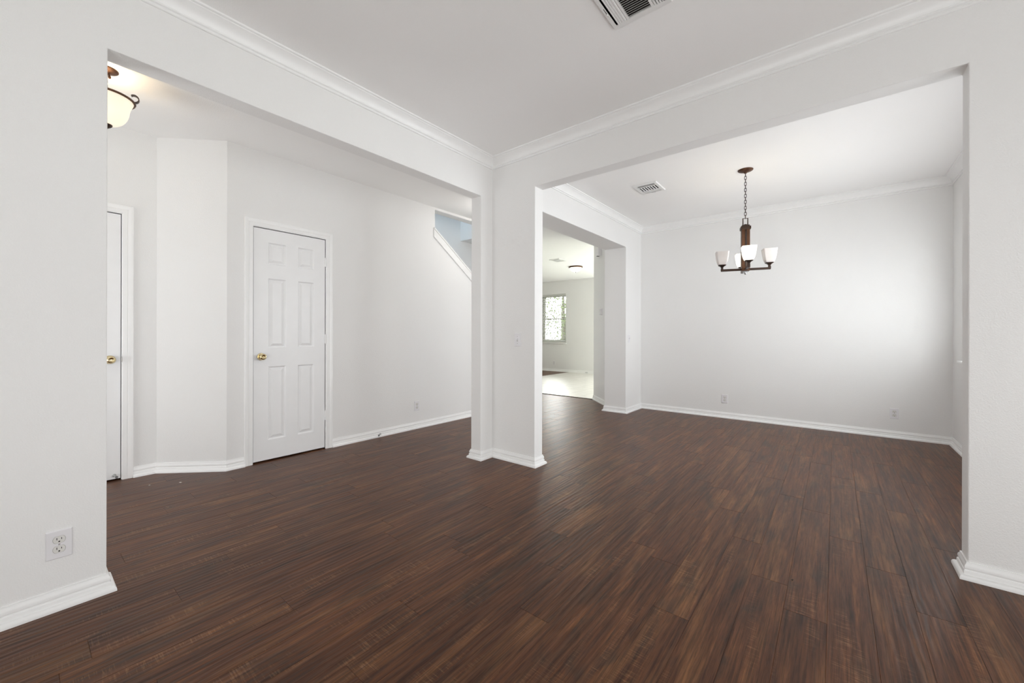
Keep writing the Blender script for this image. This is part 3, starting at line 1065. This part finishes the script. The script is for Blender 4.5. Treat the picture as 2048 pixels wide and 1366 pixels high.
def register(label, loc, wx, wy, rz, side_slots=3, mid_slots=10, band=0.20, margin=0.032, tilt=-0.001, fin=0.0055):
    """Three-way ceiling register. Local x: side band | middle block | side band. Face looks down (-z)."""
    t = thing('ceiling_vent', label, 'vent', loc, rz)
    z0, z1 = -0.012, 0.0
    bm = BM()
    frame_ring(bm, -wx / 2, wx / 2, -wy / 2, wy / 2, margin, z0, z1)
    obj('frame', bm, 'vent', t)
    ix, iy = wx / 2 - margin, wy / 2 - margin
    obj('duct_shade', box(BM(), -ix - 0.001, ix + 0.001, -iy - 0.001, iy + 0.001, -0.0012, -0.0004), 'duct_shade', t)  # near-black sheet: shaded depth behind the louvers put into colour
    bw = (2 * ix) * band
    bar = 0.010
    # side bands: slats running along y
    for s in (-1, 1):
        bm = BM()
        x_in = ix - bw
        n = side_slots
        for k in range(n + 1):
            xc = s * (ix - bw * (k - 0.42) / n) if k else s * ix
            w2 = 0.0052
            xa = xc - s * w2
            vs = [bm.verts.new(q) for q in ((xc + s * w2 * 0.4, -iy, z0), (xc - s * w2 * 1.2, -iy, -0.002), (xc - s * w2 * 1.2, iy, -0.002), (xc + s * w2 * 0.4, iy, z0))]
            vs2 = [bm.verts.new(q.co + Vector((s * fin, 0, 0))) for q in vs]
            bm.faces.new(vs)
            bm.faces.new(vs2[::-1])
            for q in range(4):
                bm.faces.new((vs[q], vs[(q + 1) % 4], vs2[(q + 1) % 4], vs2[q]))
        obj('side_louvers', bm, 'vent', t)
        obj('divider_bar', box(BM(), min(s * x_in, s * (x_in - bar)), max(s * x_in, s * (x_in - bar)), -iy, iy, z0, -0.002), 'vent', t)
    xm = ix - bw - bar
    bm = BM()
    n = mid_slots
    for k in range(n + 1):
        yc = -iy + 2 * iy * k / n
        vs = [bm.verts.new(q) for q in ((-xm, yc - 0.003, z0), (xm, yc - 0.003, z0), (xm, yc + tilt, -0.002), (-xm, yc + tilt, -0.002))]
        vs2 = [bm.verts.new(q.co + Vector((0, 0.0018, 0.0))) for q in vs]
        bm.faces.new(vs)
        bm.faces.new(vs2[::-1])
        for q in range(4):
            bm.faces.new((vs[q], vs[(q + 1) % 4], vs2[(q + 1) % 4], vs2[q]))
    obj('middle_louvers', bm, 'vent', t)
    bm = BM()
    box(bm, -ix - 0.018, -ix - 0.0155, -0.02, 0.018, z0 - 0.0006, z0 + 0.001)
    obj('damper_slot', bm, 'slot', t)
    obj('screw', lathe(BM(), [(0, -0.0015), (0.003, -0.001), (0.0045, 0.001)], 14, (-ix - 0.016, -0.06, z0)), 'vent', t, smooth=True)
    obj('damper_lever', box(BM(), -ix - 0.0185, -ix - 0.015, 0.020, 0.028, z0 - 0.006, z0), 'vent', t)
    return t


register('large white ceiling register over the living room, half out of view', (-0.757, 1.832, ZL - 0.0003), 0.30, 0.30, 0, 4, 17, 0.21, 0.034, 0.0075, 0.0075)
_v = 1.01858
register('white ceiling register with dark gaps between louvers on the dining ceiling beside the chandelier', (-1.585 * _v, 4.346 * _v, ZD - 0.0003), 0.31, 0.26, R(-90), 2, 7)
register('small grey-white ceiling register on the kitchen ceiling near the dome light', (-4.646 * 1.0279, 7.32 * 1.0279, ZK - 0.0003), 0.31, 0.27, R(-90), 2, 7)

# ------------------------------------------------------------------ chandelier
def chain(bm, x, y, z_top, z_bot, link=0.030, wr=0.0022, w=0.0075, phase=0):
    n = max(1, round((z_top - z_bot) / (link - 0.006)))
    step = (z_top - z_bot) / n
    for i in range(n):
        zc = z_top - step * (i + 0.5)
        h = step / 2 + 0.003
        pts = []
        for k in range(16):
            a = 2 * math.pi * k / 16
            r_ = w * math.cos(a)
            z_ = (h - w) * (1 if math.sin(a) > 1e-6 else -1 if math.sin(a) < -1e-6 else 0) + w * math.sin(a)
            if (i + phase) % 2:
                pts.append((x + r_, y, zc + z_))
            else:
                pts.append((x, y + r_, zc + z_))
        tube(bm, pts, wr, 6, closed=True)
    return bm


def square_loft(bm, prof, c=(0, 0), corner=0.22, closed_bottom=False):
    """Rounded-square rings (half-size, z)."""
    rings = []
    for s, z in prof:
        r_ = s * corner
        ring = []
        for qx, qy, a0 in ((1, 1, 0), (-1, 1, 90), (-1, -1, 180), (1, -1, 270)):
            for k in range(5):
                a = R(a0 + 90 * k / 4)
                ring.append(bm.verts.new((c[0] + qx * (s - r_) + r_ * math.cos(a), c[1] + qy * (s - r_) + r_ * math.sin(a), z)))
        rings.append(ring)
    n = len(rings[0])
    for a, b__ in zip(rings, rings[1:]):
        for i in range(n):
            bm.faces.new((a[i], a[(i + 1) % n], b__[(i + 1) % n], b__[i]))
    return rings


CX, CY = -0.683 * _v, 4.468 * _v
ch = thing('chandelier', 'bronze four light chandelier with square glass shades hanging by a chain in the dining room', 'chandelier', (CX, CY, 0), R(16.9))
k_ = 1.0186
zc_ = lambda z: 1.12 + (z - 1.12) * k_
obj('ceiling_canopy', lathe(BM(), [(0, ZD - 0.034), (0.012, ZD - 0.034), (0.016, ZD - 0.026), (0.040, ZD - 0.018), (0.062, ZD - 0.010), (0.068, ZD - 0.004), (0.068, ZD - 0.0002), (0, ZD - 0.0002)], 40), 'bronze_light', ch, smooth=True)
bm = chain(BM(), 0, 0, ZD - 0.034, zc_(2.262), 0.035, 0.0028, 0.0085)
obj('chain', bm, 'bronze', ch)
bm = BM()
zt, zb2 = zc_(2.262), zc_(2.195)
tube(bm, [(-0.021, 0, zb2), (-0.021, 0, zt), (0.021, 0, zt), (0.021, 0, zb2)], 0.0052, 8)
obj('loop', bm, 'bronze', ch)
bm = BM()
for s, a, c in ((0.012, 2.190, 2.204), (0.034, 2.178, 2.192), (0.044, 2.150, 2.179)):
    box(bm, -s, s, -s, s, zc_(a), zc_(c))
obj('top_cap', bm, 'bronze', ch, bevel=0.002)
bm = BM()
zb_, zt_ = zc_(1.79), zc_(2.152)
for sx in (-1, 1):
    for sy in (-1, 1):
        box(bm, sx * 0.022 - 0.0135, sx * 0.022 + 0.0135, sy * 0.022 - 0.0135, sy * 0.022 + 0.0135, zb_, zt_)
obj('column', bm, 'bronze_light', ch, bevel=0.0015)
obj('wire_rod', tube(BM(), [(0, 0, zb_), (0, 0, zt_)], 0.004, 10), 'bronze', ch)
ZA = zc_(1.764)
bm = BM()
box(bm, -0.036, 0.036, -0.036, 0.036, ZA - 0.016, zb_ + 0.002)
obj('hub', bm, 'bronze_light', ch, bevel=0.002)
bm = BM()
box(bm, -0.016, 0.016, -0.016, 0.016, ZA - 0.032, ZA - 0.016)
lathe(bm, [(0.012, ZA - 0.032), (0.012, ZA - 0.040), (0.006, ZA - 0.050), (0, ZA - 0.051)], 16)
obj('finial', bm, 'nickel', ch)
# arms: local -x and +x arms carry unlit shades, -y (towards the room) and +y lit ones
SHADE = [(0.030, 0.000), (0.037, 0.006), (0.044, 0.022), (0.050, 0.045), (0.055, 0.075), (0.0585, 0.105), (0.061, 0.132)]
SIN = [(0.058, 0.132), (0.0555, 0.105), (0.052, 0.075), (0.047, 0.045), (0.041, 0.022), (0.033, 0.008), (0.0, 0.007)]
RA = 0.205
CHAND_W = 0.35
for ang, lit in ((0, False), (90, True), (180, False), (270, True)):
    rot = Matrix.Rotation(R(ang), 4, 'Z')
    bm = BM()
    box(bm, 0.034, RA + 0.011, -0.0105, 0.0105, ZA - 0.0105, ZA + 0.0105)
    box(bm, RA - 0.0105, RA + 0.0110, -0.0105, 0.0105, ZA + 0.0105, ZA + 0.022)
    bm.transform(rot)
    arm = obj('arm', bm, 'bronze', ch, bevel=0.0015)
    bm = BM()
    zk = ZA + 0.020
    rg = square_loft(bm, [(0.009, zk), (0.0105, zk + 0.010), (0.016, zk + 0.020), (0.027, zk + 0.028), (0.034, zk + 0.031), (0.034, zk + 0.035)], (RA, 0), 0.2)
    bm.faces.new(rg[0][::-1])
    bm.faces.new(rg[-1])
    bm.transform(rot)
    obj('shade_cup', bm, 'bronze', arm)
    bm = BM()
    zs0 = zk + 0.0345
    rg = square_loft(bm, [(s, zs0 + z) for s, z in SHADE] + [(s, zs0 + z) for s, z in SIN[:-1]], (RA, 0), 0.30)
    bm.faces.new(rg[0][::-1])
    bm.faces.new(rg[-1])
    bm.transform(rot)
    obj('glass_shade', bm, 'shade_lit' if lit else 'shade_off', arm, smooth=True)
    bm = lathe(BM(), [(0, 0.012), (0.012, 0.012), (0.014, 0.04), (0.024, 0.062), (0.027, 0.080), (0.020, 0.098), (0, 0.106)], 16, (RA, 0, zs0))
    bm.transform(rot)
    obj('bulb', bm, 'bulb' if lit else 'bulb_off', arm, smooth=True)
    if lit:
        lp = bpy.data.lights.new('chandelier_bulb_light', 'POINT')
        lp.energy = CHAND_W
        lp.color = (1.0, 0.84, 0.66)
        lp.shadow_soft_size = 0.03
        lo = bpy.data.objects.new('chandelier_bulb_light', lp)
        COL.objects.link(lo)
        lo.parent = arm
        lo.location = rot @ Vector((RA, 0, zs0 + 0.118))

# ------------------------------------------------------------------ foyer bowl light
PX, PY = -3.415, 0.336
fl_ = thing('pendant_light', 'lit alabaster bowl light with bronze rim and scrolls hanging in the foyer', 'ceiling light', (PX, PY, 0), R(38.915))
obj('ceiling_canopy', lathe(BM(), [(0, ZH - 0.030), (0.014, ZH - 0.030), (0.020, ZH - 0.022), (0.040, ZH - 0.014), (0.050, ZH - 0.010), (0.056, ZH - 0.005), (0.056, ZH - 0.0002), (0, ZH - 0.0002)], 40), 'bronze_light', fl_, smooth=True)
bm = tube(BM(), [(0.021, 0.0, ZH - 0.020), (0.022, 0.0, ZH - 0.034)], 0.0022, 8)
lathe(bm, [(0, -0.058), (0.005, -0.055), (0.0075, -0.048), (0.0055, -0.040), (0.002, -0.032)], 14, (0.022, 0, ZH))
obj('canopy_knob', bm, 'bronze_light', fl_, smooth=True)
obj('chain', chain(BM(), 0, 0, ZH - 0.030, 2.600, 0.034, 0.0026, 0.008), 'bronze', fl_)
ZRIM = 2.545
bm = BM()
lathe(bm, [(0, 2.604), (0.008, 2.604), (0.011, 2.594), (0.008, 2.584), (0.010, 2.575), (0, 2.570)], 20)
for a in (38, 158, 278):
    c, s = math.cos(R(a)), math.sin(R(a))
    tube(bm, [(0.006 * c, 0.006 * s, 2.580), (0.05 * c, 0.05 * s, 2.572), (0.10 * c, 0.10 * s, 2.560), (0.126 * c, 0.126 * s, ZRIM)], 0.0035, 8)
obj('hanger', bm, 'bronze', fl_)
bm = BM()
tube(bm, [(0.127 * math.cos(2 * math.pi * k / 48), 0.127 * math.sin(2 * math.pi * k / 48), ZRIM) for k in range(48)], 0.0068, 8, closed=True)
obj('rim', bm, 'bronze_light', fl_, smooth=True)
for a in (38, 158, 278):
    c, s = math.cos(R(a)), math.sin(R(a))
    bm = BM()
    pr = []
    for k in range(15):
        b2 = R(-95 + 225 * k / 14)
        rad = 0.027 - 0.007 * (k / 14) ** 2
        rr_ = 0.127 + rad * math.cos(b2) - 0.004
        pr.append((rr_, 2.579 + rad * math.sin(b2)))
    w = 0.011
    fs = []
    for (r_, z_) in pr:
        fs.append([bm.verts.new((r_ * c - t_ * s, r_ * s + t_ * c, z_ )) for t_ in (-w, w)])
    for f0, f1 in zip(fs, fs[1:]):
        bm.faces.new((f0[0], f0[1], f1[1], f1[0]))
    o = obj('scroll', bm, 'bronze', fl_)
    so = o.modifiers.new('thick', 'SOLIDIFY')
    so.thickness = 0.0045
bm = BM()
prof_out = [(0.1245, ZRIM - 0.002), (0.119, 2.530), (0.111, 2.512), (0.105, 2.490), (0.103, 2.465), (0.096, 2.440), (0.083, 2.415), (0.062, 2.394), (0.036, 2.381), (0.0, 2.377)]
lathe(bm, prof_out + [(0.03, 2.385), (0.058, 2.399), (0.079, 2.419), (0.092, 2.443), (0.099, 2.468), (0.104, 2.492), (0.112, 2.514), (0.1155, 2.531), (0.1205, ZRIM - 0.001), (0.1245, ZRIM - 0.002)], 48)
gb = obj('glass_bowl', bm, 'bowl_lit', fl_, smooth=True)
ss = gb.modifiers.new('round', 'SUBSURF')
ss.levels = ss.render_levels = 1
obj('finial', lathe(BM(), [(0, 2.352), (0.006, 2.352), (0.010, 2.360), (0.020, 2.366), (0.028, 2.374), (0.030, 2.382), (0, 2.384)], 24), 'bronze', fl_, smooth=True)
for a in (0, 120, 240):
    obj('bulb', lathe(BM(), [(0, 2.47), (0.012, 2.475), (0.020, 2.49), (0.018, 2.51), (0.010, 2.53), (0, 2.535)], 14, (0.045 * math.cos(R(a)), 0.045 * math.sin(R(a)), 0)), 'bulb', fl_, smooth=True)
lp = bpy.data.lights.new('foyer_bulb_light', 'POINT')
lp.energy = 0.7
lp.color = (1.0, 0.88, 0.74)
lp.shadow_soft_size = 0.05
lo = bpy.data.objects.new('foyer_bulb_light', lp)
COL.objects.link(lo)
lo.location = (PX, PY, 2.585)

# ------------------------------------------------------------------ kitchen dome light
KX, KYY = -4.76 * 1.0279, 8.28 * 1.0279
dm = thing('dome_light', 'flush white glass dome light with bronze ring on the kitchen ceiling', 'ceiling light', (KX, KYY, ZK))
obj('ring', lathe(BM(), [(0.0, -0.0002), (0.160, -0.0002), (0.168, -0.008), (0.168, -0.020), (0.160, -0.030), (0.145, -0.034), (0.140, -0.030), (0, -0.028)], 48), 'bronze_light', dm, smooth=True)
obj('glass_dome', lathe(BM(), [(0.142, -0.031), (0.138, -0.050), (0.122, -0.080), (0.092, -0.108), (0.050, -0.126), (0.0, -0.132)], 48), 'dome_lit', dm, smooth=True)
obj('finial', lathe(BM(), [(0, -0.152), (0.006, -0.150), (0.009, -0.142), (0.006, -0.134), (0.012, -0.130), (0, -0.128)], 20), 'bronze', dm, smooth=True)

hl = dup(dm, (-3.2, 3.75, ZH), 0, 'added flush dome light on the hall ceiling, unseen behind the wall between the two openings')  # extra lamp, added out of view to brighten the hall wall
lp = bpy.data.lights.new('hall_fill_light', 'POINT')  # added point light hung below that dome as hall fill
lp.energy = 6.0
lp.color = (1.0, 0.97, 0.93)
lp.shadow_soft_size = 0.12
lo = bpy.data.objects.new('hall_fill_light', lp)
COL.objects.link(lo)
lo.location = (-3.2, 3.75, ZH - 0.26)

# ------------------------------------------------------------------ door stops
def make_stop(label):
    t = thing('door_stop', label, 'door stop', group='spring door stops')
    mm = Matrix.Rotation(R(90), 4, 'X')        # local z axis -> -y (outwards)
    bm = lathe(BM(), [(0, 0), (0.011, 0), (0.011, 0.003), (0.006, 0.008), (0.005, 0.012), (0, 0.012)], 18)
    bm.transform(mm)
    obj('base', bm, 'steel', t, smooth=True)
    pts = [(0.0045 * math.cos(k * 0.7), 0.0045 * math.sin(k * 0.7), 0.010 + 0.052 * k / 110) for k in range(111)]
    bm = tube(BM(), pts, 0.0012, 6)
    bm.transform(mm)
    obj('spring', bm, 'steel', t, smooth=True)
    bm = lathe(BM(), [(0, 0.060), (0.0075, 0.060), (0.0085, 0.064), (0.0085, 0.074), (0.006, 0.078), (0, 0.078)], 18)
    bm.transform(mm)
    obj('rubber_tip', bm, 'rubber', t, smooth=True)
    return t


d1 = make_stop('grey spring door stop on the hall baseboard to the side of the narrow door')
d1.location = (HX + 0.0143, 2.510, 0.030)
d1.rotation_euler = (0, 0, R(45))
dup(d1, (-5.62, KY - 0.0143, 0.030), R(-10), 'tiny spring door stop on the kitchen baseboard', 'spring door stops')
dup(d1, (FX - 0.004, 0.470, 0.042), R(95), 'spring door stop screwed low on the foyer door', 'spring door stops')

# ------------------------------------------------------------------ crumbs on the floor
def crumb(name, label, x, y, s, mat, seed, ring=False):
    rnd = random.Random(seed)
    bm = BM()
    n = 9
    a = [bm.verts.new((s * (1 + 0.4 * rnd.uniform(-1, 1)) * math.cos(2 * math.pi * k / n), s * 0.6 * (1 + 0.4 * rnd.uniform(-1, 1)) * math.sin(2 * math.pi * k / n), 0.0002)) for k in range(n)]
    b2 = [bm.verts.new((v.co.x * 0.8, v.co.y * 0.8, 0.0018 + 0.0012 * rnd.random())) for v in a]
    bm.faces.new(a[::-1])
    bm.faces.new(b2)
    for k in range(n):
        bm.faces.new((a[k], a[(k + 1) % n], b2[(k + 1) % n], b2[k]))
    o = obj(name, bm, mat)
    o.location = (x, y, 0)
    o.rotation_euler = (0, 0, rnd.uniform(0, 3))
    return tag(o, label, 'crumb')


crumb('paint_flake', 'larger white paint flake on the floor in front of the angled foyer wall', -3.844, 0.780, 0.010, 'flake', 1)
crumb('paint_flake', 'tiny white paint flake on the floor near the foyer door casing', -3.952, 0.620, 0.005, 'flake', 2)
crumb('wood_chip', 'small dark chip lying on the planks in the dining opening', -0.150, 2.235, 0.006, 'chip', 3)

# ------------------------------------------------------------------ outside the kitchen window
struct('ground_lawn', box(BM(), -30, 20, KY + 0.4, 45, -0.6, -0.4), 'lawn')


def tree(label, x, y, h, cr, seed):
    rnd = random.Random(seed)
    t = thing('garden_tree', label, 'tree', (x, y, -0.4), 0, 'garden trees')
    obj('trunk', tube(BM(), [(0, 0, 0), (0.05, 0.02, h * 0.3), (0, 0.05, h * 0.6), (0.03, 0, h * 0.85)], [0.16, 0.13, 0.09, 0.03], 10), 'bark', t)
    bm = BM()
    for i in range(3600):
        while True:
            p = Vector((rnd.uniform(-1, 1), rnd.uniform(-1, 1), rnd.uniform(-1, 1)))
            if 0.15 < p.length < 1:
                break
        c = Vector((p.x * cr, p.y * cr, h * 0.62 + p.z * h * 0.38))
        s = rnd.uniform(0.035, 0.075)
        u = Vector((rnd.uniform(-1, 1), rnd.uniform(-1, 1), rnd.uniform(-1, 1))).normalized()
        v = u.cross(Vector((rnd.uniform(-1, 1), rnd.uniform(-1, 1), 1))).normalized()
        bm.faces.new([bm.verts.new(c + q) for q in (u * s, v * s * 0.5, -u * s, -v * s * 0.5)])
    obj('crown', bm, 'leaf', t)
    return t


tree('leafy green tree seen through the blind slats of the kitchen window', -10.2, 16.5, 4.4, 1.5, 5)
tree('smaller leafy tree behind the blind, close to the window side', -8.4, 18.5, 3.0, 1.3, 6)
